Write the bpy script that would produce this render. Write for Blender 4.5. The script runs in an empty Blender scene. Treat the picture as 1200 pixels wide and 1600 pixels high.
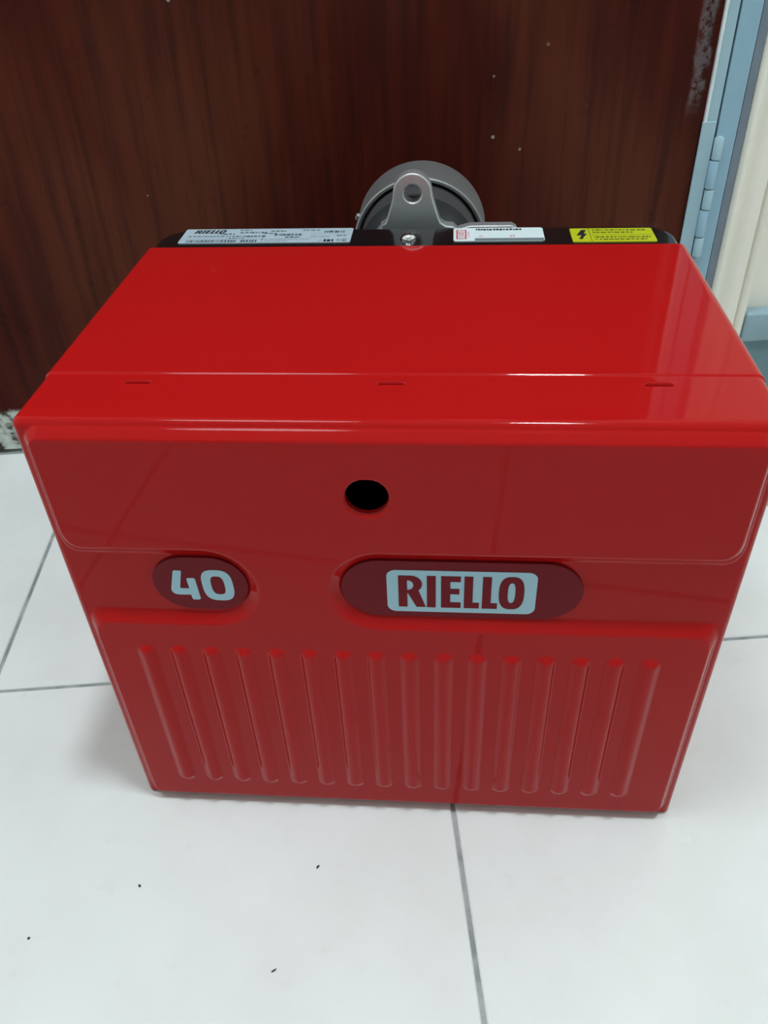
import bpy, bmesh, math, random
import numpy as np
from mathutils import Matrix, Vector

random.seed(7)
scene = bpy.context.scene
COL = scene.collection

# ------------------------------------------------------------------ camera
F_PX = 1293.0431
YAW, PITCH, ROLL = -0.0964, 0.6594, -0.0425          # in the burner's own frame
THETA = 0.1349                                       # burner turned against the tiles and the door
CAM_B = (0.0232, -0.2784, 0.4329)


def turn(v):                                         # burner frame -> room frame
    c, s = math.cos(THETA), math.sin(THETA)
    return Vector((c * v[0] + s * v[1], -s * v[0] + c * v[1], v[2]))


fw = Vector((math.sin(YAW) * math.cos(PITCH), math.cos(YAW) * math.cos(PITCH), -math.sin(PITCH)))
rt = Vector((math.cos(YAW), -math.sin(YAW), 0.0))
up = rt.cross(fw)
r2 = rt * math.cos(ROLL) + up * math.sin(ROLL)
u2 = up * math.cos(ROLL) - rt * math.sin(ROLL)
r2, u2, fw = turn(r2), turn(u2), turn(fw)
cam_data = bpy.data.cameras.new('camera')
cam_data.sensor_fit = 'VERTICAL'
cam_data.sensor_height = 36.0
cam_data.sensor_width = 27.0
cam_data.lens = F_PX / 1600.0 * 36.0
cam_data.clip_start = 0.01
cam = bpy.data.objects.new('camera', cam_data)
M = Matrix.Identity(4)
for i in range(3):
    M[i][0], M[i][1], M[i][2] = r2[i], u2[i], -fw[i]
M.translation = turn(CAM_B)
cam.matrix_world = M
COL.objects.link(cam)
scene.camera = cam

# ------------------------------------------------------------------ world, light levels, exposure
world = bpy.data.worlds.new('world')
world.use_nodes = True
world.node_tree.nodes['Background'].inputs[0].default_value = (0.75, 0.85, 0.9, 1)
world.node_tree.nodes['Background'].inputs[1].default_value = 0.3
scene.world = world
scene.view_settings.view_transform = 'Standard'
scene.view_settings.look = 'None'
scene.view_settings.exposure = 0.0
scene.view_settings.gamma = 1.0
scene.view_settings.use_curve_mapping = False
LAMP_STRENGTH = 208.0
LAMP_COLOR = (0.91, 1.0, 1.05)
LAMPS = [((0.28, -0.29), 1.0, 1.0, 'small round white ceiling lamp, the brighter one, nearest above the burner'),
         ((-0.60, -0.24), 0.074, 2.8, 'wide round white ceiling lamp, the dimmer one left of the burner')]
ROOM = dict(x0=-1.55, x1=1.45, y0=-3.3, y1=0.412, h=2.5)


# ------------------------------------------------------------------ helpers
def mat(name, color, rough=0.5, metal=0.0, spec=0.5, coat=0.0, emis=None, estr=0.0):
    m = bpy.data.materials.new(name)
    m.use_nodes = True
    b = m.node_tree.nodes['Principled BSDF']
    b.inputs['Base Color'].default_value = (*color, 1)
    b.inputs['Roughness'].default_value = rough
    b.inputs['Metallic'].default_value = metal
    b.inputs['Specular IOR Level'].default_value = spec
    b.inputs['Coat Weight'].default_value = coat
    b.inputs['Coat Roughness'].default_value = 0.05
    if emis:
        b.inputs['Emission Color'].default_value = (*emis, 1)
        b.inputs['Emission Strength'].default_value = estr
    return m


class NT:
    """small helper round a material's node tree"""

    def __init__(self, m):
        self.t = m.node_tree
        self.b = self.t.nodes['Principled BSDF']

    def n(self, typ, **kw):
        nd = self.t.nodes.new(typ)
        for k, v in kw.items():
            if k in nd.inputs:
                nd.inputs[k].default_value = v
            else:
                setattr(nd, k, v)
        return nd

    def l(self, a, b):
        self.t.links.new(a, b)

    def coord(self, kind='Object', scale=(1, 1, 1), loc=(0, 0, 0)):
        tc = self.n('ShaderNodeTexCoord')
        mp = self.n('ShaderNodeMapping')
        mp.inputs['Scale'].default_value = scale
        mp.inputs['Location'].default_value = loc
        self.l(tc.outputs[kind], mp.inputs['Vector'])
        return mp.outputs['Vector']

    def noise(self, vec, scale, detail=4.0, rough=0.55, dist=0.0):
        nd = self.n('ShaderNodeTexNoise')
        nd.inputs['Scale'].default_value = scale
        nd.inputs['Detail'].default_value = detail
        nd.inputs['Roughness'].default_value = rough
        nd.inputs['Distortion'].default_value = dist
        self.l(vec, nd.inputs['Vector'])
        return nd.outputs['Fac']

    def ramp(self, fac, stops):
        nd = self.n('ShaderNodeValToRGB')
        e = nd.color_ramp.elements
        while len(e) < len(stops):
            e.new(0.5)
        for el, (p, c) in zip(e, stops):
            el.position = p
            el.color = (*c, 1) if len(c) == 3 else c
        self.l(fac, nd.inputs['Fac'])
        return nd.outputs['Color']

    def math(self, op, a, b=None, c=None, clamp=False):
        nd = self.n('ShaderNodeMath', operation=op)
        nd.use_clamp = clamp
        for i, v in enumerate((a, b, c)):
            if v is None:
                continue
            if isinstance(v, (int, float)):
                nd.inputs[i].default_value = v
            else:
                self.l(v, nd.inputs[i])
        return nd.outputs[0]

    def smooth(self, v, a, b):
        nd = self.n('ShaderNodeMapRange', interpolation_type='SMOOTHSTEP')
        self.l(v, nd.inputs['Value'])
        nd.inputs['From Min'].default_value = a
        nd.inputs['From Max'].default_value = b
        return nd.outputs['Result']

    def mix(self, fac, a, b, blend='MIX'):
        nd = self.n('ShaderNodeMix', data_type='RGBA', blend_type=blend)
        for sock, v in ((nd.inputs['Factor'], fac), (nd.inputs['A'], a), (nd.inputs['B'], b)):
            pass
        f = [i for i in nd.inputs if i.name == 'Factor' and i.type == 'VALUE'][0]
        A = [i for i in nd.inputs if i.name == 'A' and i.type == 'RGBA'][0]
        B = [i for i in nd.inputs if i.name == 'B' and i.type == 'RGBA'][0]
        for sock, v in ((f, fac), (A, a), (B, b)):
            if isinstance(v, (int, float)):
                sock.default_value = v
            elif isinstance(v, tuple):
                sock.default_value = (*v, 1)
            else:
                self.l(v, sock)
        return [o for o in nd.outputs if o.type == 'RGBA'][0]

    def bump(self, h, strength, dist=0.001):
        nd = self.n('ShaderNodeBump')
        nd.inputs['Strength'].default_value = strength
        nd.inputs['Distance'].default_value = dist
        self.l(h, nd.inputs['Height'])
        self.l(nd.outputs['Normal'], self.b.inputs['Normal'])
        return nd


def link(name, me, m=None, parent=None, smooth=False, angle=None):
    ob = bpy.data.objects.new(name, me)
    COL.objects.link(ob)
    if m is not None:
        me.materials.clear()
        me.materials.append(m)
    if parent is not None:
        ob.parent = parent
    if smooth:
        me.polygons.foreach_set('use_smooth', [True] * len(me.polygons))
        if angle is not None:
            me.set_sharp_from_angle(angle=math.radians(angle))
    return ob


def tag(o, label, cat, group=None, kind=None):
    o['label'] = label
    o['category'] = cat
    if group:
        o['group'] = group
    if kind:
        o['kind'] = kind
    return o


def struct(o, label=None, cat=None):
    o['kind'] = 'structure'
    if label:
        o['label'] = label
        o['category'] = cat
    return o


def empty(name, loc=(0, 0, 0), rz=0.0):
    o = bpy.data.objects.new(name, None)
    o.empty_display_size = 0.05
    o.location = loc
    o.rotation_euler = (0, 0, rz)
    COL.objects.link(o)
    return o


def from_bm(bm, name):
    bmesh.ops.recalc_face_normals(bm, faces=bm.faces)
    me = bpy.data.meshes.new(name)
    bm.to_mesh(me)
    bm.free()
    return me


def box_mesh(name, lo, hi, bevel=0.0, segs=2):
    bm = bmesh.new()
    bmesh.ops.create_cube(bm, size=1.0)
    for v in bm.verts:
        v.co = Vector([lo[i] + (v.co[i] + 0.5) * (hi[i] - lo[i]) for i in range(3)])
    if bevel > 0:
        bmesh.ops.bevel(bm, geom=list(bm.edges), offset=bevel, segments=segs, profile=0.5, affect='EDGES')
    return from_bm(bm, name)


def lathe_mesh(name, prof, axis='z', n=64, origin=(0, 0, 0), closed=False):
    """prof: (radius, height) pairs; radius 0 closes the end"""
    bm = bmesh.new()
    rings = []
    for r, h in prof:
        if r <= 1e-7:
            rings.append([bm.verts.new((0, 0, h))])
        else:
            rings.append([bm.verts.new((r * math.cos(2 * math.pi * k / n), r * math.sin(2 * math.pi * k / n), h)) for k in range(n)])
    pairs = list(zip(rings[:-1], rings[1:]))
    if closed:
        pairs.append((rings[-1], rings[0]))
    for a, b in pairs:
        for k in range(n):
            j = (k + 1) % n
            if len(a) == 1 and len(b) == 1:
                continue
            if len(a) == 1:
                bm.faces.new((a[0], b[k], b[j]))
            elif len(b) == 1:
                bm.faces.new((a[k], a[j], b[0]))
            else:
                bm.faces.new((a[k], a[j], b[j], b[k]))
    ox, oy, oz = origin
    for v in bm.verts:
        x, y, z = v.co
        v.co = (x + ox, z + oy, y + oz) if axis == 'y' else (x + ox, y + oy, z + oz)
    return from_bm(bm, name)


def flat_mesh(name, loops, ext, bevel=0.0, fn=None):
    """filled 2-D outline (with holes) of half thickness ext, mapped by fn(x, y, z)"""
    cu = bpy.data.curves.new(name, 'CURVE')
    cu.dimensions = '2D'
    cu.fill_mode = 'BOTH'
    cu.extrude = ext
    cu.bevel_depth = bevel
    cu.bevel_resolution = 2
    cu.offset = -bevel
    for lp in loops:
        sp = cu.splines.new('POLY')
        sp.points.add(len(lp) - 1)
        for p, (x, y) in zip(sp.points, lp):
            p.co = (x, y, 0, 1)
        sp.use_cyclic_u = True
    ob = bpy.data.objects.new(name, cu)
    COL.objects.link(ob)
    me = bpy.data.meshes.new_from_object(ob)
    bpy.data.objects.remove(ob)
    bpy.data.curves.remove(cu)
    me.name = name
    if fn:
        for v in me.vertices:
            v.co = fn(*v.co)
    me.materials.clear()
    return me


def arc(cx, cy, r, a0, a1, n, ry=None):
    ry = r if ry is None else ry
    return [(cx + r * math.cos(math.radians(a0 + (a1 - a0) * k / n)), cy + ry * math.sin(math.radians(a0 + (a1 - a0) * k / n))) for k in range(n + 1)]


def rrect(x0, y0, x1, y1, r, n=8):
    return (arc(x1 - r, y1 - r, r, 0, 90, n) + arc(x0 + r, y1 - r, r, 90, 180, n)
            + arc(x0 + r, y0 + r, r, 180, 270, n) + arc(x1 - r, y0 + r, r, 270, 360, n))


def pill(x0, y0, x1, y1, n=20):
    r = (y1 - y0) / 2
    cy = (y0 + y1) / 2
    return arc(x1 - r, cy, r, -90, 90, n) + arc(x0 + r, cy, r, 90, 270, n)


def superell(cx, cy, rx, ry, e=3.0, n=48, slant=0.0):
    out = []
    for k in range(n):
        a = 2 * math.pi * k / n
        c, s = math.cos(a), math.sin(a)
        x = rx * math.copysign(abs(c) ** (2 / e), c)
        y = ry * math.copysign(abs(s) ** (2 / e), s)
        out.append((cx + x + slant * y, cy + y))
    return out


def sstep(x, a, b):
    t = np.clip((x - a) / (b - a), 0, 1)
    return t * t * (3 - 2 * t)


# ------------------------------------------------------------------ materials
RED = mat('red_enamel', (0.41, 0.0075, 0.0075), rough=0.05, spec=0.14)
t = NT(RED)
v = t.coord()
t.bump(t.noise(v, 300.0, 1.0), 0.022, 0.0006)

BLACK = mat('black_plastic', (0.006, 0.006, 0.007), rough=0.16, spec=0.5)
DARKIN = mat('dark_interior', (0.004, 0.004, 0.004), rough=0.7, spec=0.2)
ALU = mat('cast_aluminium', (0.60, 0.63, 0.65), rough=0.42, metal=0.85)
t = NT(ALU)
v = t.coord()
t.bump(t.noise(v, 900.0, 2.0), 0.25, 0.0005)
STEEL = mat('grey_steel', (0.33, 0.34, 0.35), rough=0.45, metal=0.8)
GUN = mat('dark_steel', (0.10, 0.10, 0.105), rough=0.5, metal=0.6)
CHROME = mat('zinc_screw', (0.80, 0.83, 0.85), rough=0.16, metal=1.0)
RAWEDGE = mat('bare_sheet_edge', (0.45, 0.42, 0.42), rough=0.4, metal=0.3)
BADGE = mat('dark_red_badge', (0.165, 0.008, 0.014), rough=0.30, spec=0.10)
SILVER = mat('pale_silver_print', (0.36, 0.57, 0.66), rough=0.42, spec=0.35)
FOIL = mat('silver_foil_label', (0.37, 0.46, 0.52), rough=0.45, spec=0.4)
WHITE_L = mat('white_paper_label', (0.64, 0.74, 0.76), rough=0.4)
YELLOW_L = mat('yellow_label', (0.46, 0.50, 0.012), rough=0.4)
INK = mat('black_ink', (0.008, 0.012, 0.016), rough=0.5)
INKSOFT = mat('grey_ink', (0.06, 0.09, 0.11), rough=0.5)
INKPALE = mat('pale_grey_ink', (0.22, 0.28, 0.30), rough=0.5)
OLIVE = mat('olive_ink', (0.11, 0.13, 0.006), rough=0.5)
PINK = mat('red_ink', (0.55, 0.06, 0.08), rough=0.5)
PINKPALE = mat('pale_red_ink', (0.62, 0.30, 0.32), rough=0.5)
GREYBAR = mat('grey_bar_print', (0.14, 0.18, 0.20), rough=0.5)

# door wood: dark red-brown varnish, upright grain, worn patches, paint specks
WOOD = mat('varnished_wood', (0.06, 0.014, 0.009), rough=0.26, spec=0.07)
t = NT(WOOD)
v = t.coord('Object', (1, 1, 1))
vg = t.coord('Object', (26, 26, 1.3))
g1 = t.noise(vg, 3.0, 6.0, 0.62, 0.3)
vb = t.coord('Object', (2.2, 2.2, 1.0))
g2 = t.noise(vb, 2.6, 3.0, 0.5, 0.2)
base = t.ramp(g1, [(0.26, (0.032, 0.0058, 0.0042)), (0.52, (0.054, 0.0082, 0.0050)), (0.80, (0.088, 0.0145, 0.0075))])
base = t.mix(t.smooth(g2, 0.40, 0.68), base, (0.100, 0.0260, 0.0130), 'MIX')
base2 = t.mix(t.math('MULTIPLY', t.smooth(g1, 0.55, 0.30), 0.6), base, (0.028, 0.008, 0.006))
vf = t.coord('Object', (240, 240, 9))
base2 = t.mix(t.math('MULTIPLY', t.smooth(t.noise(vf, 1.0, 3.0, 0.6), 0.60, 0.74), 0.3), base2, (0.020, 0.007, 0.006))
sep = t.n('ShaderNodeSeparateXYZ')
t.l(v, sep.inputs[0])
X, Z = sep.outputs['X'], sep.outputs['Z']
wob = t.noise(v, 38.0, 4.0, 0.65)
fine = t.noise(v, 170.0, 3.0, 0.7)
# grey scuffed streak by the right edge of the leaf
cx = t.math('ADD', t.math('MULTIPLY', t.math('SUBTRACT', wob, 0.5), 0.012), 0.2670)
dx = t.math('ABSOLUTE', t.math('SUBTRACT', X, cx))
streak = t.math('MULTIPLY', t.smooth(dx, 0.0072, 0.0035), t.smooth(Z, 0.268, 0.292))
streak = t.math('MULTIPLY', streak, t.smooth(fine, 0.36, 0.56))
base3 = t.mix(t.math('MULTIPLY', streak, 0.42), base2, (0.23, 0.21, 0.22))
# pale worn blotch low on the right
ds = t.math('ADD', t.math('POWER', t.math('DIVIDE', t.math('SUBTRACT', X, 0.225), 0.038), 2.0),
            t.math('POWER', t.math('DIVIDE', t.math('SUBTRACT', Z, 0.180), 0.013), 2.0))
blot = t.math('MULTIPLY', t.smooth(ds, 1.4, 0.2), t.smooth(wob, 0.38, 0.62))
base3 = t.mix(t.math('MULTIPLY', blot, 0.5), base3, (0.17, 0.13, 0.12))
# peeled, dirty foot of the leaf
foot = t.smooth(t.math('ADD', Z, t.math('MULTIPLY', t.math('SUBTRACT', wob, 0.5), 0.02)), 0.050, 0.044)
peel = t.ramp(t.noise(v, 62.0, 5.0, 0.6), [(0.40, (0.035, 0.028, 0.022)), (0.47, (0.10, 0.085, 0.065)), (0.54, (0.46, 0.50, 0.46)), (0.66, (0.62, 0.66, 0.62))])
base3 = t.mix(foot, base3, peel)
# tiny paint specks
vo = t.n('ShaderNodeTexVoronoi')
vo.inputs['Scale'].default_value = 44.0
t.l(v, vo.inputs['Vector'])
sp = t.math('MULTIPLY', t.smooth(vo.outputs['Distance'], 0.075, 0.045), t.smooth(t.math('ADD', t.noise(v, 21.0, 1.0), t.math('MULTIPLY', t.smooth(X, 0.10, 0.20), 0.10)), 0.585, 0.625))
base3 = t.mix(t.math('MULTIPLY', sp, 0.7), base3, (0.42, 0.38, 0.33))
t.l(base3, t.b.inputs['Base Color'])
t.bump(t.math('ADD', g1, t.math('MULTIPLY', fine, 0.6)), 0.10, 0.0012)
rr_ = t.math('ADD', t.math('MULTIPLY', wob, 0.16), 0.22)
t.l(rr_, t.b.inputs['Roughness'])


def painted(name, col, dark, rough=0.4, scale=30.0):
    m = mat(name, col, rough)
    q = NT(m)
    vv = q.coord()
    f = q.noise(vv, scale, 5.0, 0.6)
    q.l(q.mix(q.smooth(f, 0.35, 0.75), col, dark), q.b.inputs['Base Color'])
    q.bump(q.noise(vv, scale * 6, 3.0), 0.08, 0.001)
    return m


BLUE = painted('blue_grey_paint', (0.29, 0.47, 0.58), (0.26, 0.43, 0.54), 0.38)
BLUE2 = painted('pale_blue_grey_paint', (0.36, 0.53, 0.60), (0.32, 0.48, 0.56), 0.38)
SHADEB = painted('shaded_return_paint', (0.20, 0.245, 0.30), (0.17, 0.21, 0.26), 0.5)  # side face of the jamb, its shade put into a darker colour
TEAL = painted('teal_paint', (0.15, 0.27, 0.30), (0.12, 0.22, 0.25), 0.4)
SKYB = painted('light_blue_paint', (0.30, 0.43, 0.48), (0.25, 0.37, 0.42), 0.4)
CREAM = painted('cream_paint', (0.93, 0.90, 0.79), (0.89, 0.87, 0.76), 0.45, 14.0)
WALLP = painted('wall_paint', (0.80, 0.81, 0.78), (0.77, 0.78, 0.75), 0.6, 5.0)
CEILP = painted('ceiling_paint', (0.86, 0.86, 0.84), (0.84, 0.84, 0.82), 0.7, 4.0)
DARKGAP = mat('dark_gap', (0.012, 0.02, 0.024), 0.8)

TILE = mat('white_glazed_tile', (0.74, 0.75, 0.72), rough=0.20, spec=0.42)
t = NT(TILE)
geo = t.n('ShaderNodeNewGeometry')
n1 = t.noise(geo.outputs['Position'], 9.0, 5.0, 0.6)
n2 = t.noise(geo.outputs['Position'], 70.0, 3.0, 0.6)
col = t.mix(t.smooth(n1, 0.35, 0.70), (0.760, 0.782, 0.775), (0.715, 0.730, 0.715))
col = t.mix(t.math('MULTIPLY', t.smooth(n2, 0.60, 0.80), 0.25), col, (0.64, 0.64, 0.60))
t.l(col, t.b.inputs['Base Color'])
t.l(t.math('ADD', t.math('MULTIPLY', n1, 0.16), 0.16), t.b.inputs['Roughness'])
GROUT = mat('grey_grout', (0.30, 0.33, 0.34), rough=0.85)
t = NT(GROUT)
n1 = t.noise(t.coord(), 45.0, 4.0, 0.6)
t.l(t.mix(t.smooth(n1, 0.3, 0.7), (0.20, 0.22, 0.23), (0.40, 0.42, 0.42)), t.b.inputs['Base Color'])

# ------------------------------------------------------------------ the room
x0, x1, y0, y1, RH = ROOM['x0'], ROOM['x1'], ROOM['y0'], ROOM['y1'], ROOM['h']
floor = link('floor', box_mesh('floor', (x0 - 0.1, y0 - 0.1, -0.06), (x1 + 0.1, y1 + 0.12, -0.0016)), GROUT)
struct(floor, 'white tiled floor with thin grey joints', 'floor')
PITCH_T, JX, JY, GAP = 0.3015, 0.029, 0.109, 0.0026


def tile_mesh(w, d):
    bm = bmesh.new()
    g, e = GAP / 2, 0.0008
    lv = []
    for z, ins in ((-0.006, 0.0), (-e, 0.0), (0.0, e)):
        lv.append([bm.verts.new(p) for p in ((g + ins, g + ins, z), (w - g - ins, g + ins, z), (w - g - ins, d - g - ins, z), (g + ins, d - g - ins, z))])
    for a, b in zip(lv[:-1], lv[1:]):
        for k in range(4):
            bm.faces.new((a[k], a[(k + 1) % 4], b[(k + 1) % 4], b[k]))
    bm.faces.new(lv[-1])
    return from_bm(bm, 'tile')


tmesh = tile_mesh(PITCH_T, PITCH_T)
tmesh.materials.append(TILE)
tcut = {}
i0, i1 = math.floor((x0 - JX) / PITCH_T), math.ceil((x1 - JX) / PITCH_T)
j0, j1 = math.floor((y0 - JY) / PITCH_T), math.ceil((y1 - JY) / PITCH_T)
for i in range(i0, i1):
    for j in range(j0, j1):
        tx, ty = JX + i * PITCH_T, JY + j * PITCH_T
        o = bpy.data.objects.new('tile', tmesh)
        COL.objects.link(o)
        o.location = (tx, ty, 0)
        o.parent = floor

DX0, DX1 = -0.560, 0.2783            # the door leaf
FX0, FX1 = 0.2900, 0.3062            # the steel jamb beside it
DOORH = 2.02


def wall(name, lo, hi, label, m=WALLP):
    return struct(link(name, box_mesh(name, lo, hi), m), label, 'wall')


bm = bmesh.new()


def add_box(bm, lo, hi):
    r = bmesh.ops.create_cube(bm, size=1.0)
    for vv in r['verts']:
        vv.co = Vector([lo[k] + (vv.co[k] + 0.5) * (hi[k] - lo[k]) for k in range(3)])


YW = 0.4235                          # plane of the plastered wall beside the door
add_box(bm, (x0 - 0.1, YW, 0), (DX0 - 0.035, YW + 0.10, RH))
add_box(bm, (FX1 + 0.012, YW, 0), (x1 + 0.1, YW + 0.10, RH))
add_box(bm, (DX0 - 0.035, YW, DOORH + 0.04), (FX1 + 0.012, YW + 0.10, RH))
struct(link('wall_back', from_bm(bm, 'wall_back'), CREAM), 'cream painted wall around the brown door', 'wall')
wall('wall_left', (x0 - 0.1, y0, 0), (x0, YW, RH), 'pale plastered wall left of the door')
wall('wall_right', (x1, y0, 0), (x1 + 0.1, YW, RH), 'pale plastered wall right of the door')
wall('wall_front', (x0 - 0.1, y0 - 0.1, 0), (x1 + 0.1, y0, RH), 'pale plastered wall facing the door')
struct(link('ceiling', box_mesh('ceiling', (x0 - 0.1, y0 - 0.1, RH), (x1 + 0.1, YW + 0.1, RH + 0.08)), CEILP), 'white ceiling', 'ceiling')

# door leaf with its steel edge and hinge
YD = 0.410
door = link('door_1', box_mesh('door_1', (DX0 + 0.004, YD, 0.004), (DX1, YD + 0.034, DOORH), 0.0012, 1), WOOD)
struct(door, 'dark red-brown varnished wooden door with blue-grey steel edge', 'door')
# folded steel edge of the leaf: a plate with a small raised lip over the wood
bm = bmesh.new()
add_box(bm, (DX1 + 0.0002, YD - 0.0012, 0.004), (0.2886, YD + 0.034, DOORH))
bmesh.ops.bevel(bm, geom=list(bm.edges), offset=0.0006, segments=2, profile=0.5, affect='EDGES')
link('edge_strip', from_bm(bm, 'edge_strip'), BLUE2, door)
link('edge_lip', box_mesh('edge_lip', (DX1 - 0.0008, YD - 0.0024, 0.004), (DX1 + 0.0016, YD + 0.001, DOORH), 0.0006, 2), painted('edge_highlight_paint', (0.78, 0.83, 0.84), (0.62, 0.70, 0.73), 0.5, 60.0), door)  # near-white colour paints in the highlight along the steel edge
ZK = [0.2560, 0.2385, 0.2158, 0.1990, 0.1760, 0.1588]
hinge = link('hinge_leaf', box_mesh('hinge_leaf', (0.2764, YD - 0.0026, 0.120), (0.2880, YD - 0.0010, 0.2675), 0.0006, 2), BLUE2, door)
for k in range(5):
    za, zb = ZK[k + 1] + 0.0004, ZK[k] - 0.0004
    off = 0.0006 if k % 2 else 0.0
    pr = [(0, za), (0.0033, za), (0.0038 + off * 0, za + 0.0005), (0.0038, zb - 0.0006), (0.0033, zb), (0, zb)]
    link('hinge_knuckle', lathe_mesh('hinge_knuckle', pr, 'z', 24, (0.2922 - off, YD - 0.0035, 0)), BLUE2 if k % 2 == 0 else BLUE, hinge, True, 40)
link('hinge_pin', lathe_mesh('hinge_pin', [(0, 0.1560), (0.0024, 0.1560), (0.0024, 0.2562), (0.0018, 0.2566), (0, 0.2567)], 'z', 16, (0.2922, YD - 0.0035, 0)), BLUE2, hinge, True, 40)

# steel jamb, its shadow gap and side return
bm = bmesh.new()
add_box(bm, (FX0, YD - 0.0015, 0), (FX1, YD + 0.10, DOORH + 0.03))
add_box(bm, (DX0 - 0.022, YD - 0.0015, 0), (DX0, YD + 0.10, DOORH + 0.03))
add_box(bm, (DX0, YD - 0.0015, DOORH + 0.006), (FX0, YD + 0.10, DOORH + 0.03))
bmesh.ops.bevel(bm, geom=list(bm.edges), offset=0.0008, segments=2, profile=0.5, affect='EDGES')
struct(link('trim_1', from_bm(bm, 'trim_1'), BLUE), 'blue-grey painted steel door frame', 'door frame')
bm = bmesh.new()
add_box(bm, (FX1 + 0.0013, YD + 0.001, 0), (FX1 + 0.0078, YD + 0.06, DOORH + 0.05))
add_box(bm, (DX0 - 0.035, YD + 0.003, 0), (DX0 - 0.023, YD + 0.06, DOORH + 0.05))
add_box(bm, (DX0 - 0.035, YD + 0.003, DOORH + 0.031), (FX1 + 0.013, YD + 0.06, DOORH + 0.045))
struct(link('trim_2', from_bm(bm, 'trim_2'), SHADEB), 'side return of the steel door frame, its shade painted in as darker grey', 'trim')
# cream moulding with beads, run up the wall beside the frame
prof = [(0.3145, YW + 0.01), (0.3145, YD + 0.0040), (0.3150, YD + 0.0006), (0.3166, YD - 0.0022), (0.3186, YD - 0.0030), (0.3206, YD - 0.0020),
        (0.3216, YD + 0.0010), (0.3222, YD + 0.0050), (0.3250, YD + 0.0062), (0.3290, YD + 0.0052), (0.3330, YD + 0.0024), (0.3380, YD + 0.0010),
        (0.3425, YD + 0.0016), (0.3440, YD + 0.0046), (0.3450, YD + 0.0052), (0.3458, YD + 0.0010), (0.3472, YD - 0.0012), (0.3490, YD - 0.0018),
        (0.3508, YD - 0.0006), (0.3518, YD + 0.0040), (0.3520, YW + 0.01)]
bm = bmesh.new()
lo_ = [bm.verts.new((a, b, 0.0)) for a, b in prof]
hi_ = [bm.verts.new((a, b, DOORH + 0.06)) for a, b in prof]
for k in range(len(prof)):
    j = (k + 1) % len(prof)
    bm.faces.new((lo_[k], lo_[j], hi_[j], hi_[k]))
bm.faces.new(lo_)
bm.faces.new(hi_)
struct(link('trim_3', from_bm(bm, 'trim_3'), CREAM, None, True, 50), 'cream beaded moulding beside the steel door frame', 'moulding')
# skirting right of the moulding, two tones of blue
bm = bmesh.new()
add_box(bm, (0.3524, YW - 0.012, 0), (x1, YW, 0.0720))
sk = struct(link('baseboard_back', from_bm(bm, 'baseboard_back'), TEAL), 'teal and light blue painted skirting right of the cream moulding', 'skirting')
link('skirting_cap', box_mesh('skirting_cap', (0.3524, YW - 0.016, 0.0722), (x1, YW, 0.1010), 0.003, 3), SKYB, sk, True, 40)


# ------------------------------------------------------------------ ceiling lamps
def ceiling_lamp(x, y, power, size, label):
    e = empty('ceiling_lamp', (x, y, RH))
    tag(e, label, 'lamp', 'round ceiling lamps')
    link('lamp_housing', lathe_mesh('lamp_housing', [(r_ * size, h_) for r_, h_ in [(0, -0.0005), (0.125, -0.0005), (0.128, -0.012), (0.122, -0.032), (0.112, -0.034), (0.112, -0.024), (0, -0.024)]], 'z', 48), mat('lamp_white', (0.8, 0.8, 0.8), 0.4), e, True, 40)
    em = mat('lamp_glow', (0.8, 0.8, 0.8), 0.5, emis=LAMP_COLOR, estr=LAMP_STRENGTH * power)
    link('lamp_diffuser', lathe_mesh('lamp_diffuser', [(r_ * size, h_) for r_, h_ in [(0.1115, -0.0245), (0.1115, -0.0335), (0.100, -0.0365), (0.05, -0.0385), (0, -0.039)]], 'z', 40), em, e, True, 60)
    return e


for (lx, ly), power, size, label in LAMPS:
    ceiling_lamp(lx, ly, power, size, label)

# ------------------------------------------------------------------ the burner
burner = empty('gas_burner', (0, 0, 0), -THETA)
tag(burner, 'glossy red boxed burner with ribbed front cover standing on white tiles', 'burner')
W2, H, D, R = 0.150, 0.2674, 0.1736, 0.0042
LEAN, WIDEN = -0.0111, 0.3058 / 0.30 - 1.0


def place(x, y, z):
    """rest box -> burner: the front leans slightly out at the top, the foot is a little wider"""
    vz = z / H
    return (x * (1 + WIDEN * (1 - vz)), y + LEAN * vz * (1 - y / D), z)


ZC = 0.1795
RIB_N, RIB_X0, RIB_P, RIB_R, RIB_Z0, RIB_Z1 = 16, -0.1207, 0.0159, 0.0042, 0.0235, 0.1395
HX, HZ, HR = -0.0092, 0.2336, 0.0088
PLATEAU, RIBH = 0.0042, 0.0023
YCREASE = 0.0358


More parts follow.
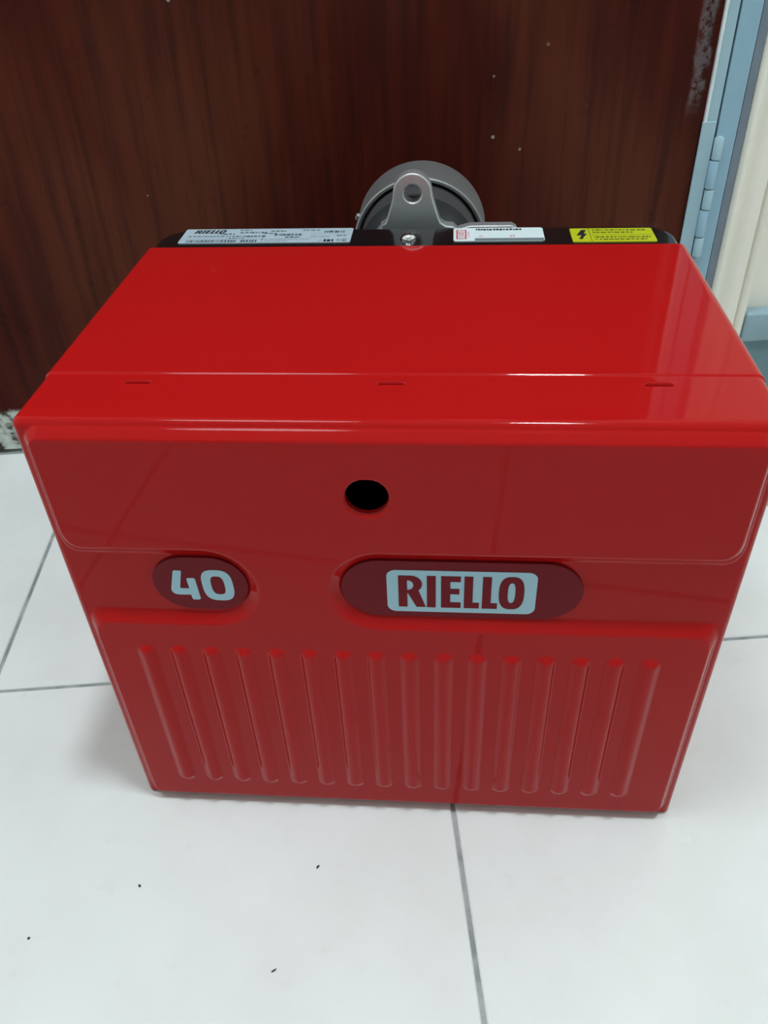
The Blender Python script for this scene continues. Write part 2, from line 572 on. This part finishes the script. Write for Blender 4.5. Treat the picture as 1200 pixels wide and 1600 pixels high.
def front_height(x, z):
    # panel outline: rounded rectangle, negative inside
    bx, bz0, bz1, rc = 0.1462, 0.0040, 0.2652, 0.008
    cx, cz, hx, hz = 0.0, (bz0 + bz1) / 2, bx, (bz1 - bz0) / 2
    qx, qz = np.abs(x - cx) - hx + rc, np.abs(z - cz) - hz + rc
    d_rect = np.hypot(np.maximum(qx, 0), np.maximum(qz, 0)) + np.minimum(np.maximum(qx, qz), 0) - rc
    # channels: half-open capsules from either side
    def cap(xe, side):
        dx = np.maximum((x - xe) * side, 0)
        return np.hypot(dx, z - ZC)
    dl = cap(-0.0842, 1.0)
    dr = cap(-0.0050, -1.0)
    d_ch = np.minimum(dl, dr) - 0.0174                  # negative inside the channel
    a, b = d_rect * 1.6, -d_ch                           # rim flank narrower than the channel flank
    k = 0.012                                           # soft corner where channel meets rim
    hm = np.clip(0.5 + 0.5 * (a - b) / k, 0, 1)
    d = b * (1 - hm) + a * hm + k * hm * (1 - hm)
    t_ = np.clip(-d / 0.0074, 0, 1)                     # straight flank with tight fillets
    f_ = 0.22
    ramp = np.where(t_ < f_, t_ * t_ / (2 * f_), np.where(t_ > 1 - f_, 1 - f_ - (1 - t_) ** 2 / (2 * f_), t_ - f_ / 2)) / (1 - f_)
    h = PLATEAU * ramp
    # inside the channel the slope is a little steeper: blend by channel distance
    # ribs
    i = np.clip(np.round((x - RIB_X0) / RIB_P), 0, RIB_N - 1)
    rx = x - (RIB_X0 + i * RIB_P)
    dz = np.maximum(np.maximum(RIB_Z0 + RIB_R - z, z - (RIB_Z1 - RIB_R)), 0)
    dd = np.hypot(rx, dz)
    tt = np.clip(1 - (dd / (RIB_R * 1.12)) ** 2, 0, 1)
    h = h + RIBH * (tt * tt * (1.6 - 0.6 * tt)) ** 0.75
    # lip of the sight hole
    dh = np.hypot(x - HX, z - HZ)
    e = np.clip((HR + 0.0016 - dh) / 0.0016, 0, 1)
    h = h - 0.0016 * (1 - np.sqrt(np.clip(1 - e * e, 0, 1)))
    return h


def lin(a, b, n):
    return np.linspace(a, b, n)


xs = lin(-W2, W2, 541)
zs = lin(0.0, H, 483)
ys = np.unique(np.round(np.concatenate([lin(0, 0.010, 15), lin(0.010, 0.0255, 8), lin(0.0255, 0.0315, 25), lin(0.0315, 0.0345, 4),
                                        lin(0.0345, 0.0372, 13), lin(0.0372, 0.044, 5), lin(0.044, D, 12)]), 7))
yb = ys[ys <= 0.0145]


def grid(A, B, f, flip):
    ga, gb = np.meshgrid(A, B, indexing='ij')
    P = f(ga, gb).reshape(-1, 3)
    na, nb = len(A), len(B)
    idx = np.arange(na * nb).reshape(na, nb)
    q = np.stack([idx[:-1, :-1], idx[1:, :-1], idx[1:, 1:], idx[:-1, 1:]], -1).reshape(-1, 4)
    return P, (q[:, ::-1] if flip else q)


parts = [
    grid(xs, zs, lambda a, b: np.stack([a, 0 * a, b], -1), False),          # front, outward -y
    grid(xs, ys, lambda a, b: np.stack([a, b, 0 * a + H], -1), False),      # top, outward +z
    grid(ys, zs, lambda a, b: np.stack([0 * a - W2, a, b], -1), True),      # left
    grid(ys, zs, lambda a, b: np.stack([0 * a + W2, a, b], -1), False),     # right
    grid(xs, yb, lambda a, b: np.stack([a, b, 0 * a], -1), True),           # turned-under foot
]
Ps, Qs, off = [], [], 0
for P, Qd in parts:
    Ps.append(P)
    Qs.append(Qd + off)
    off += len(P)
P = np.concatenate(Ps)
Qd = np.concatenate(Qs)
key = np.round(P * 1e6).astype(np.int64)
_, first, inv = np.unique(key, axis=0, return_index=True, return_inverse=True)
inv = inv.reshape(-1)
P = P[first]
Qd = inv[Qd]
# sight hole: drop faces inside, snap the rim onto the circle
isf = (P[:, 1] < 1e-9) & (P[:, 2] > 0.01) & (P[:, 2] < H - 0.01) & (np.abs(P[:, 0]) < W2 - 0.01)
dh = np.hypot(P[:, 0] - HX, P[:, 2] - HZ)
inside = isf & (dh < HR)
drop = inside[Qd].any(axis=1)
Qh = Qd[drop]
Qd = Qd[~drop]
rim = np.intersect1d(np.unique(Qh), np.unique(Qd))
sc_ = HR / dh[rim]
P[rim, 0] = HX + (P[rim, 0] - HX) * sc_
P[rim, 2] = HZ + (P[rim, 2] - HZ) * sc_
rim = rim[np.argsort(np.arctan2(P[rim, 2] - HZ, P[rim, 0] - HX))]
# rounding of the box
RB = 0.0022                                           # the foot is rounded more tightly than the top
PZ = np.where(P[:, 2] < RB, P[:, 2] * (R / RB), R + (P[:, 2] - RB) * ((H - R) / (H - RB)))
PR = np.stack([P[:, 0], P[:, 1], PZ], -1)
inner = np.stack([np.clip(P[:, 0], -W2 + R, W2 - R), np.maximum(P[:, 1], R), np.clip(PZ, R, H - R)], -1)
nrm = PR - inner
nrm /= np.maximum(np.linalg.norm(nrm, axis=1, keepdims=True), 1e-12)
S = inner + R * nrm
hh = np.zeros(len(P))
fm = P[:, 1] < 1e-9
hh[fm] = front_height(P[fm, 0], P[fm, 2])
# rear top sheet lies a little higher than the front strip, with a rolled edge
st = sstep(P[:, 1], YCREASE - 0.0009, YCREASE + 0.0005)
hh += np.where(P[:, 1] > 0.02, 0.0007 * st * sstep(P[:, 2], H - 0.03, H - 0.012), 0)
# three lanced slots in the front strip of the top
tm = P[:, 2] > H - 1e-9
for sx in (-0.1065, -0.0005, 0.1063):
    ax = np.maximum(np.abs(P[:, 0] - sx) - 0.0048, 0)
    ay = P[:, 1] - 0.0284
    lip = 0.0007 * np.exp(-(ax / 0.0009) ** 2 - ((ay - 0.0012) / 0.0008) ** 2)
    cut = -0.0022 * sstep(np.hypot(ax, ay / 0.8), 0.0010, 0.0004)
    hh += np.where(tm, lip + cut, 0)
S[:, 2] = np.where(S[:, 2] < R, S[:, 2] * (RB / R), RB + (S[:, 2] - R) * ((H - RB) / (H - R)))
S = S + nrm * hh[:, None]
# inside of the sight hole: a short turned-in collar
rings, n0 = [rim], len(S)
extra, tri = [], []
prev = rim
base_y = S[rim, 1]
for k, (dy, dr_) in enumerate(((0.0006, -0.0001), (0.0012, -0.0001), (0.0018, -0.0001))):
    ids = np.arange(n0 + k * len(rim), n0 + (k + 1) * len(rim))
    E = S[rim].copy()
    ca = np.arctan2(S[rim, 2] - HZ, S[rim, 0] - HX)
    E[:, 0] += np.cos(ca) * dr_
    E[:, 2] += np.sin(ca) * dr_
    E[:, 1] += dy
    extra.append(E)
    nx = np.roll(np.arange(len(rim)), -1)
    tri.append(np.stack([prev, ids, ids[nx], prev[nx]], -1))
    prev = ids
S = np.concatenate([S] + extra)
Qd = np.concatenate([Qd] + tri)
vz = S[:, 2] / H
S = np.stack([S[:, 0] * (1 + WIDEN * (1 - vz)), S[:, 1] + LEAN * vz * (1 - S[:, 1] / D), S[:, 2]], -1)
used = np.unique(Qd)
remap = -np.ones(len(S), int)
remap[used] = np.arange(len(used))
S, Qd = S[used], remap[Qd]
me = bpy.data.meshes.new('cover')
me.vertices.add(len(S))
me.vertices.foreach_set('co', S.astype(np.float32).ravel())
me.loops.add(Qd.size)
me.loops.foreach_set('vertex_index', Qd.astype(np.int32).ravel())
me.polygons.add(len(Qd))
me.polygons.foreach_set('loop_start', (np.arange(len(Qd)) * 4).astype(np.int32))
me.polygons.foreach_set('loop_total', np.full(len(Qd), 4, np.int32))
me.update(calc_edges=True)
me.validate()
cover = link('cover', me, RED, burner, True)
cover['label'] = 'glossy red pressed sheet cover with upright ribs and two channels'

# bare edge of the sheet at the back of the cover
ring_o = [(-W2, z) for z in lin(0.004, H - R, 12)]
ring_o += [(-W2 + R + R * math.cos(a), H - R + R * math.sin(a)) for a in lin(math.pi, math.pi / 2, 7)[1:]]
ring_o += [(W2 - R + R * math.cos(a), H - R + R * math.sin(a)) for a in lin(math.pi / 2, 0, 7)]
ring_o += [(W2, z) for z in lin(H - R, 0.004, 12)[1:]]
bm = bmesh.new()
va, vb_, vc = [], [], []
for (a, z) in ring_o:
    b = max(-W2 + R, min(W2 - R, a)), max(0, min(H - R, z))
    n = Vector((a - b[0], 0, z - b[1]))
    n = n.normalized()
    up_ = 0.0007 * float(sstep(np.array(z), H - 0.03, H - 0.012))
    o_ = Vector((a, D, z)) + n * up_
    va.append(bm.verts.new(place(o_.x, D, o_.z)))
    vb_.append(bm.verts.new(place(o_.x - n.x * 0.0013, D + 0.0003, o_.z - n.z * 0.0013)))
    vc.append(bm.verts.new(place(o_.x - n.x * 0.0013, D - 0.010, o_.z - n.z * 0.0013)))
for k in range(len(va) - 1):
    bm.faces.new((va[k], va[k + 1], vb_[k + 1], vb_[k]))
    bm.faces.new((vb_[k], vb_[k + 1], vc[k + 1], vc[k]))
link('cover_edge', from_bm(bm, 'cover_edge'), RAWEDGE, burner)

# black housing behind and under the cover
BT = 0.2664
bm = bmesh.new()
rings = []
for z, ins in ((0.002, 0.002), (0.004, 0.0), (BT - 0.003, 0.0), (BT - 0.0012, 0.0006), (BT - 0.0003, 0.0018), (BT, 0.0034)):
    lp = rrect(-0.1470 + ins, 0.036, 0.1470 - ins, 0.2085 - ins, 0.004, 6)
    # large rounding only on the rear corners
    rb = 0.017
    lp = (arc(0.1478 - ins - rb, 0.2085 - ins - rb, rb, 0, 90, 12) + arc(-0.1478 + ins + rb, 0.2085 - ins - rb, rb, 90, 180, 12)
          + [(-0.1478 + ins, 0.036), (0.1478 - ins, 0.036)])
    rings.append([bm.verts.new((a, b, z)) for a, b in lp])
for a, b in zip(rings[:-1], rings[1:]):
    for k in range(len(a)):
        j = (k + 1) % len(a)
        bm.faces.new((a[k], a[j], b[j], b[k]))
bm.faces.new(rings[0])
bm.faces.new(rings[-1])
link('housing', from_bm(bm, 'housing'), BLACK, burner, True, 30)['label'] = 'gloss black housing seen as a strip behind the red cover'

# flange with a drilled ear
TX, TZ = 0.0022, 0.2365
ear = arc(-0.0008, 0.2795, 0.0117, 0, 180, 20)
body_r = 0.0340
right = [(0.0116, 0.2760), (0.0150, 0.2650), (0.0164, 0.2620), (0.0195, 0.2600)]
circ = [(TX + body_r * math.cos(a), TZ - 0.003 + body_r * math.sin(a)) for a in lin(math.radians(50), math.radians(-230), 50)]
outline = circ[::-1] and (ear + [(-x_ - 0.0012, z_) for x_, z_ in right] + circ[::-1] + right[::-1])
hole = arc(-0.0006, 0.2793, 0.0052, 0, 360, 28)[:-1]
YF = 0.2335
fl = link('flange', flat_mesh('flange', [outline, hole], 0.0040, 0.0009, lambda x, y, z: (x, YF - z, y)), ALU, burner, True, 35)
fl['label'] = 'light cast aluminium flange with a drilled ear'
# blast tube: neck, then the wider sleeve with its rim
link('tube_neck', lathe_mesh('tube_neck', [(0, 0.2382), (0.0385, 0.2382), (0.0388, 0.270), (0, 0.270)], 'y', 72, (TX, 0, TZ)), GUN, burner, True, 40)
sl = [(0.0405, 0.270), (0.0405, 0.2612), (0.0409, 0.2602), (0.0424, 0.2600), (0.0433, 0.2606), (0.0436, 0.2625), (0.0437, 0.2960),
      (0.0432, 0.2990), (0.0418, 0.3005), (0.0400, 0.3005), (0.0390, 0.2995), (0.0390, 0.270)]
link('blast_tube', lathe_mesh('blast_tube', sl, 'y', 96, (TX, 0, TZ), closed=True), STEEL, burner, True, 40)['label'] = 'grey steel blast tube'
link('tube_bolt', lathe_mesh('tube_bolt', [(0, -0.0455), (0.0018, -0.0455), (0.0022, -0.0450), (0.0022, -0.0425), (0, -0.0425)], 'z', 6), STEEL, burner).matrix_local = (
    Matrix.Translation((TX, 0.264, TZ)) @ Matrix.Rotation(math.radians(-66), 4, 'Y') @ Matrix.Rotation(math.pi, 4, 'Y'))
# casting lug behind the white label
lug = [(0.0245, 0.240), (0.0245, 0.2620), (0.0275, 0.2652), (0.0340, 0.2668), (0.0580, 0.2668), (0.0605, 0.2655), (0.0625, 0.2620), (0.0625, 0.240)]
link('casting_lug', flat_mesh('casting_lug', [lug], 0.0030, 0.0006, lambda x, y, z: (x, 0.2120 - z, y)), ALU, burner, True, 35)

# screw on the housing strip
sc0 = link('screw', lathe_mesh('screw', [(0.0047, BT - 0.0005), (0.0047, BT + 0.0006), (0.0042, BT + 0.0008), (0.0040, BT + 0.0014), (0.0034, BT + 0.0024), (0.0020, BT + 0.0031), (0, BT + 0.0033)], 'z', 32, (-0.0015, 0.1895, 0)), CHROME, burner, True, 40)
bm = bmesh.new()
add_box(bm, (-0.0015 - 0.0022, 0.1895 - 0.0004, BT + 0.0026), (-0.0015 + 0.0022, 0.1895 + 0.0004, BT + 0.0034))
add_box(bm, (-0.0015 - 0.0004, 0.1895 - 0.0022, BT + 0.0026), (-0.0015 + 0.0004, 0.1895 + 0.0022, BT + 0.0034))
link('screw_cross', from_bm(bm, 'screw_cross'), GUN, sc0)

# ---------------------------------------------------------------- badges and lettering
FLOORH = 0.0


def on_front(depth):
    return lambda x, y, z: place(x, -depth - z, y)


def mm(pts):
    return [(a / 1000.0, b / 1000.0) for a, b in pts]


b40 = link('badge', flat_mesh('badge', [pill(-0.1092, 0.1633, -0.0655, 0.1962)], 0.0005, 0.0003, on_front(0.0005)), BADGE, burner, True, 35)
b40['label'] = 'dark red pill badge with the number 40'
brl = link('badge', flat_mesh('badge', [pill(-0.0236, 0.1620, 0.0828, 0.1968)], 0.0005, 0.0003, on_front(0.0005)), BADGE, burner, True, 35)
brl['label'] = 'dark red pill badge with a pale name plate'
FOUR = mm([(-98.6, 187.6), (-98.0, 188.2), (-95.2, 188.2), (-94.8, 187.6), (-97.0, 178.0), (-97.0, 177.2), (-96.4, 176.9), (-92.9, 176.9), (-93.2, 182.9), (-92.7, 183.5),
           (-89.8, 183.6), (-89.3, 183.0), (-88.7, 170.6), (-89.2, 169.9), (-92.0, 169.8), (-92.5, 170.4), (-92.8, 173.0), (-98.2, 172.9), (-99.8, 173.2), (-101.0, 174.2), (-101.4, 175.7), (-101.2, 177.2)])
ZERO = [superell(-0.0794, 0.1793, 0.0071, 0.0096, 3.0, 56, -0.03), superell(-0.0793, 0.1793, 0.0031, 0.0058, 3.0, 40, -0.03)[::-1]]
link('numeral', flat_mesh('numeral', [FOUR], 0.00015, 0.0, on_front(0.00140)), SILVER, b40)
link('numeral', flat_mesh('numeral', ZERO, 0.00015, 0.0, on_front(0.00140)), SILVER, b40)
link('name_plate', flat_mesh('name_plate', [rrect(-0.0030, 0.1656, 0.0626, 0.1915, 0.0040)], 0.00015, 0.0, on_front(0.00140)), SILVER, brl)

R_OUT = [(2.1, 188.3), (7.2, 188.3)] + [(a, b) for a, b in arc(7.4, 183.2, 5.2, 90, -48, 12, 5.1)] + [(14.1, 168.9), (10.0, 168.9), (6.3, 177.6), (6.0, 177.6), (6.0, 168.9), (2.1, 168.9)]
R_IN = [(6.0, 185.6)] + arc(6.3, 182.5, 2.5, 90, -90, 10, 3.1) + [(6.0, 179.4)]
LET = [
    [mm(R_OUT), mm(R_IN[::-1])],
    [mm([(14.7, 188.4), (18.6, 188.4), (18.6, 168.8), (14.7, 168.8)])],
    [mm([(20.9, 188.4), (29.5, 188.4), (29.5, 185.2), (25.0, 185.2), (25.0, 180.7), (29.0, 180.7), (29.0, 177.5), (25.0, 177.5), (25.0, 172.2), (29.7, 172.2), (29.7, 168.8), (21.0, 168.8)])],
    [mm([(31.1, 188.5), (34.9, 188.5), (34.9, 172.2), (37.8, 172.2), (37.8, 168.8), (31.1, 168.8)])],
    [mm([(39.1, 188.5), (42.9, 188.5), (42.9, 172.2), (45.8, 172.2), (45.8, 168.8), (39.1, 168.8)])],
    [superell(0.0518, 0.1788, 0.0055, 0.0100, 2.7, 56), superell(0.0518, 0.1789, 0.00165, 0.0063, 2.6, 40)[::-1]],
]
for lp in LET:
    link('letter', flat_mesh('letter', lp, 0.00012, 0.0, on_front(0.00166)), BADGE, brl)

# ---------------------------------------------------------------- labels on the housing strip
ZS = BT


def on_top(h):
    return lambda x, y, z: (x, y, ZS + h + z)


def bars(name, rects, m, parent, h=0.00046):
    bm = bmesh.new()
    for (a, b, c, d) in rects:
        vs = [bm.verts.new((a, b, ZS + h)), bm.verts.new((c, b, ZS + h)), bm.verts.new((c, d, ZS + h)), bm.verts.new((a, d, ZS + h))]
        bm.faces.new(vs)
    me = bpy.data.meshes.new(name)
    bm.to_mesh(me)
    bm.free()
    return link(name, me, m, parent)


def words(xa, xb, y, h, rnd, lo=0.0006, hi=0.0030, gap=0.0006):
    """print too small to read: a run of short dashes"""
    out, x = [], xa
    while x < xb - lo:
        w = min(rnd.uniform(lo, hi), xb - x)
        out.append((x, y - h * rnd.uniform(0.35, 0.5), x + w, y + h * rnd.uniform(0.35, 0.5)))
        x += w + gap * rnd.uniform(0.6, 1.6)
    return out


rnd = random.Random(3)
plate = link('rating_plate', flat_mesh('rating_plate', [rrect(-0.1346, 0.1838, -0.0345, 0.2070, 0.0012, 4)], 0.0002, 0.0, on_top(0.0002)), FOIL, burner)
plate['label'] = 'silver rating plate with small print and a barcode'
PX, PY, PS = -0.1288, 0.1995, 0.00029
for lp in LET:
    def it(p):
        xx, yy = (p[0] * 1000 - 2.1), (p[1] * 1000 - 168.8)
        return (PX + (xx + yy * 0.22) * PS * 1.12, PY + yy * PS)
    link('letter', flat_mesh('letter', [[it(p) for p in l_] for l_ in lp], 0.00003, 0.0, on_top(0.00045)), INK, plate)
rects, x = [], -0.1300
while x < -0.0890:
    w = rnd.choice((0.0004, 0.0006, 0.0009, 0.0012))
    rects.append((x, 0.1848, x + w, 0.1886))
    x += w + rnd.choice((0.0004, 0.0005, 0.0007)) + (0.0022 if -0.1025 < x < -0.1010 else 0)
bars('barcode', rects, INKSOFT, plate)
txt = []
txt += words(-0.1020, -0.0945, 0.2045, 0.0012, rnd)
txt += words(-0.1010, -0.0850, 0.2005, 0.0022, rnd)
txt += words(-0.1140, -0.1040, 0.1985, 0.0020, rnd)
txt += words(-0.1310, -0.0960, 0.1945, 0.0016, rnd)
txt += words(-0.0960, -0.0850, 0.1942, 0.0026, rnd)
txt += words(-0.1060, -0.0970, 0.1914, 0.0014, rnd)
txt += words(-0.0830, -0.0740, 0.2025, 0.0020, rnd)
txt += words(-0.0870, -0.0790, 0.1990, 0.0016, rnd)
txt += words(-0.0800, -0.0640, 0.1965, 0.0034, rnd)
txt += words(-0.0730, -0.0650, 0.1925, 0.0022, rnd)
txt += words(-0.0640, -0.0540, 0.2038, 0.0016, rnd)
txt += words(-0.0510, -0.0390, 0.2010, 0.0034, rnd)
txt += words(-0.0430, -0.0370, 0.1945, 0.0018, rnd)
bars('small_print', txt, INKSOFT, plate)
txt = words(-0.0870, -0.0580, 0.1892, 0.0012, rnd) + words(-0.0840, -0.0700, 0.1862, 0.0010, rnd) + words(-0.0570, -0.0470, 0.1930, 0.0014, rnd)
txt += [(-0.1345, 0.1900, -0.0860, 0.19025), (-0.0860, 0.1845, -0.0857, 0.1950), (-0.0580, 0.1900, -0.0577, 0.1965), (-0.0585, 0.1975, -0.0350, 0.19775), (-0.0520, 0.1840, -0.0517, 0.1895)]
bars('small_print', txt, INKPALE, plate)
marks = [(-0.0498, 0.1848, -0.0485, 0.1885), (-0.0480, 0.1848, -0.0460, 0.1882), (-0.0453, 0.1848, -0.0443, 0.1885), (-0.0420, 0.1862, -0.0398, 0.1866), (-0.0424, 0.1866, -0.0420, 0.1882), (-0.0420, 0.1882, -0.0398, 0.1886),
         (-0.0390, 0.1852, -0.0365, 0.1858), (-0.0392, 0.1858, -0.0388, 0.1882), (-0.0390, 0.1866, -0.0370, 0.1870), (-0.0390, 0.1882, -0.0365, 0.1888)]
bars('approval_mark', marks, INK, plate)

wl = link('white_label', flat_mesh('white_label', [rrect(0.0242, 0.1838, 0.0752, 0.2050, 0.0020, 5)], 0.0002, 0.0, on_top(0.0002)), WHITE_L, burner)
wl['label'] = 'white paper label with a red square and a grey bar'
bars('red_square', [(0.0258, 0.1868, 0.0316, 0.2018)], PINK, wl)
# name in the red square, turned to read upwards, pale on red
for lp in LET:
    def it2(p):
        xx, yy = (p[0] * 1000 - 2.1) / 55.2, (p[1] * 1000 - 168.8) / 19.6
        return (0.0308 - yy * 0.0042, 0.1876 + xx * 0.0134)
    link('letter', flat_mesh('letter', [[it2(p) for p in l_] for l_ in lp], 0.00002, 0.0, on_top(0.00050)), WHITE_L, wl)
bars('grey_bar', [(0.0362, 0.1840, 0.0748, 0.1880)], GREYBAR, wl)
bars('small_print', words(0.0370, 0.0635, 0.2020, 0.0030, rnd, 0.0008, 0.0020, 0.0004), INK, wl)
bars('pale_print', words(0.0385, 0.0415, 0.1912, 0.0016, rnd) + words(0.0560, 0.0595, 0.1915, 0.0030, rnd, 0.001, 0.002, 0.0003), PINKPALE, wl)
bars('side_print', [(0.0325, 0.1900, 0.0330, 0.1990)], PINKPALE, wl)

yl = link('yellow_label', flat_mesh('yellow_label', [rrect(0.0903, 0.1812, 0.1362, 0.2026, 0.0012, 4)], 0.0002, 0.0, on_top(0.0002)), YELLOW_L, burner)
yl['label'] = 'yellow warning label with a lightning flash'
bars('rule', [(0.1006, 0.1815, 0.1010, 0.2023), (0.1010, 0.1918, 0.1358, 0.1921)], OLIVE, yl)
flash = [(0.0962, 0.1998), (0.0990, 0.1998), (0.0972, 0.1938), (0.0990, 0.1938), (0.0958, 0.1870), (0.0966, 0.1866), (0.0944, 0.1848), (0.0938, 0.1886), (0.0946, 0.1878), (0.0956, 0.1912), (0.0928, 0.1912)]
link('lightning_flash', flat_mesh('lightning_flash', [[(a + 0.0004, b) for a, b in flash]], 0.00003, 0.0, on_top(0.00045)), INK, yl)
txt = words(0.1026, 0.1330, 0.1995, 0.0022, rnd) + words(0.1026, 0.1250, 0.1958, 0.0022, rnd)
txt += words(0.1026, 0.1340, 0.1884, 0.0026, rnd) + words(0.1026, 0.1310, 0.1848, 0.0022, rnd)
bars('small_print', txt, OLIVE, yl)

# ------------------------------------------------------------------ crumbs on the tiles
CR = mat('dark_crumb', (0.03, 0.028, 0.025), 0.8)


def crumb(x, y, s, label, seed):
    r = random.Random(seed)
    bm = bmesh.new()
    bmesh.ops.create_icosphere(bm, subdivisions=1, radius=1.0)
    for vv in bm.verts:
        k = r.uniform(0.75, 1.2)
        vv.co = Vector((vv.co.x * s[0] * k, vv.co.y * s[1] * k, (vv.co.z * k + 0.8) * s[2]))
    zmin = min(vv.co.z for vv in bm.verts)
    for vv in bm.verts:
        vv.co.z -= zmin
    o = link('crumb', from_bm(bm, 'crumb'), CR)
    o.location = (x, y, 0.0)
    o.rotation_euler = (0, 0, r.uniform(0, 3))
    tag(o, label, 'crumb', 'crumbs on the tiles')


crumb(-0.1470, -0.0387, (0.0010, 0.0008, 0.0006), 'dark round crumb on the tile below the lower left cover corner', 1)
crumb(-0.2003, -0.0625, (0.0008, 0.0007, 0.0005), 'dark crumb nearest the left edge of the photo', 2)
crumb(-0.0498, -0.0357, (0.0006, 0.0016, 0.0005), 'thin dark crumb on the tile below the ribbed cover', 3)
crumb(-0.0719, -0.0885, (0.0018, 0.0005, 0.0004), 'flat brownish crumb on the tile nearest the camera', 4)
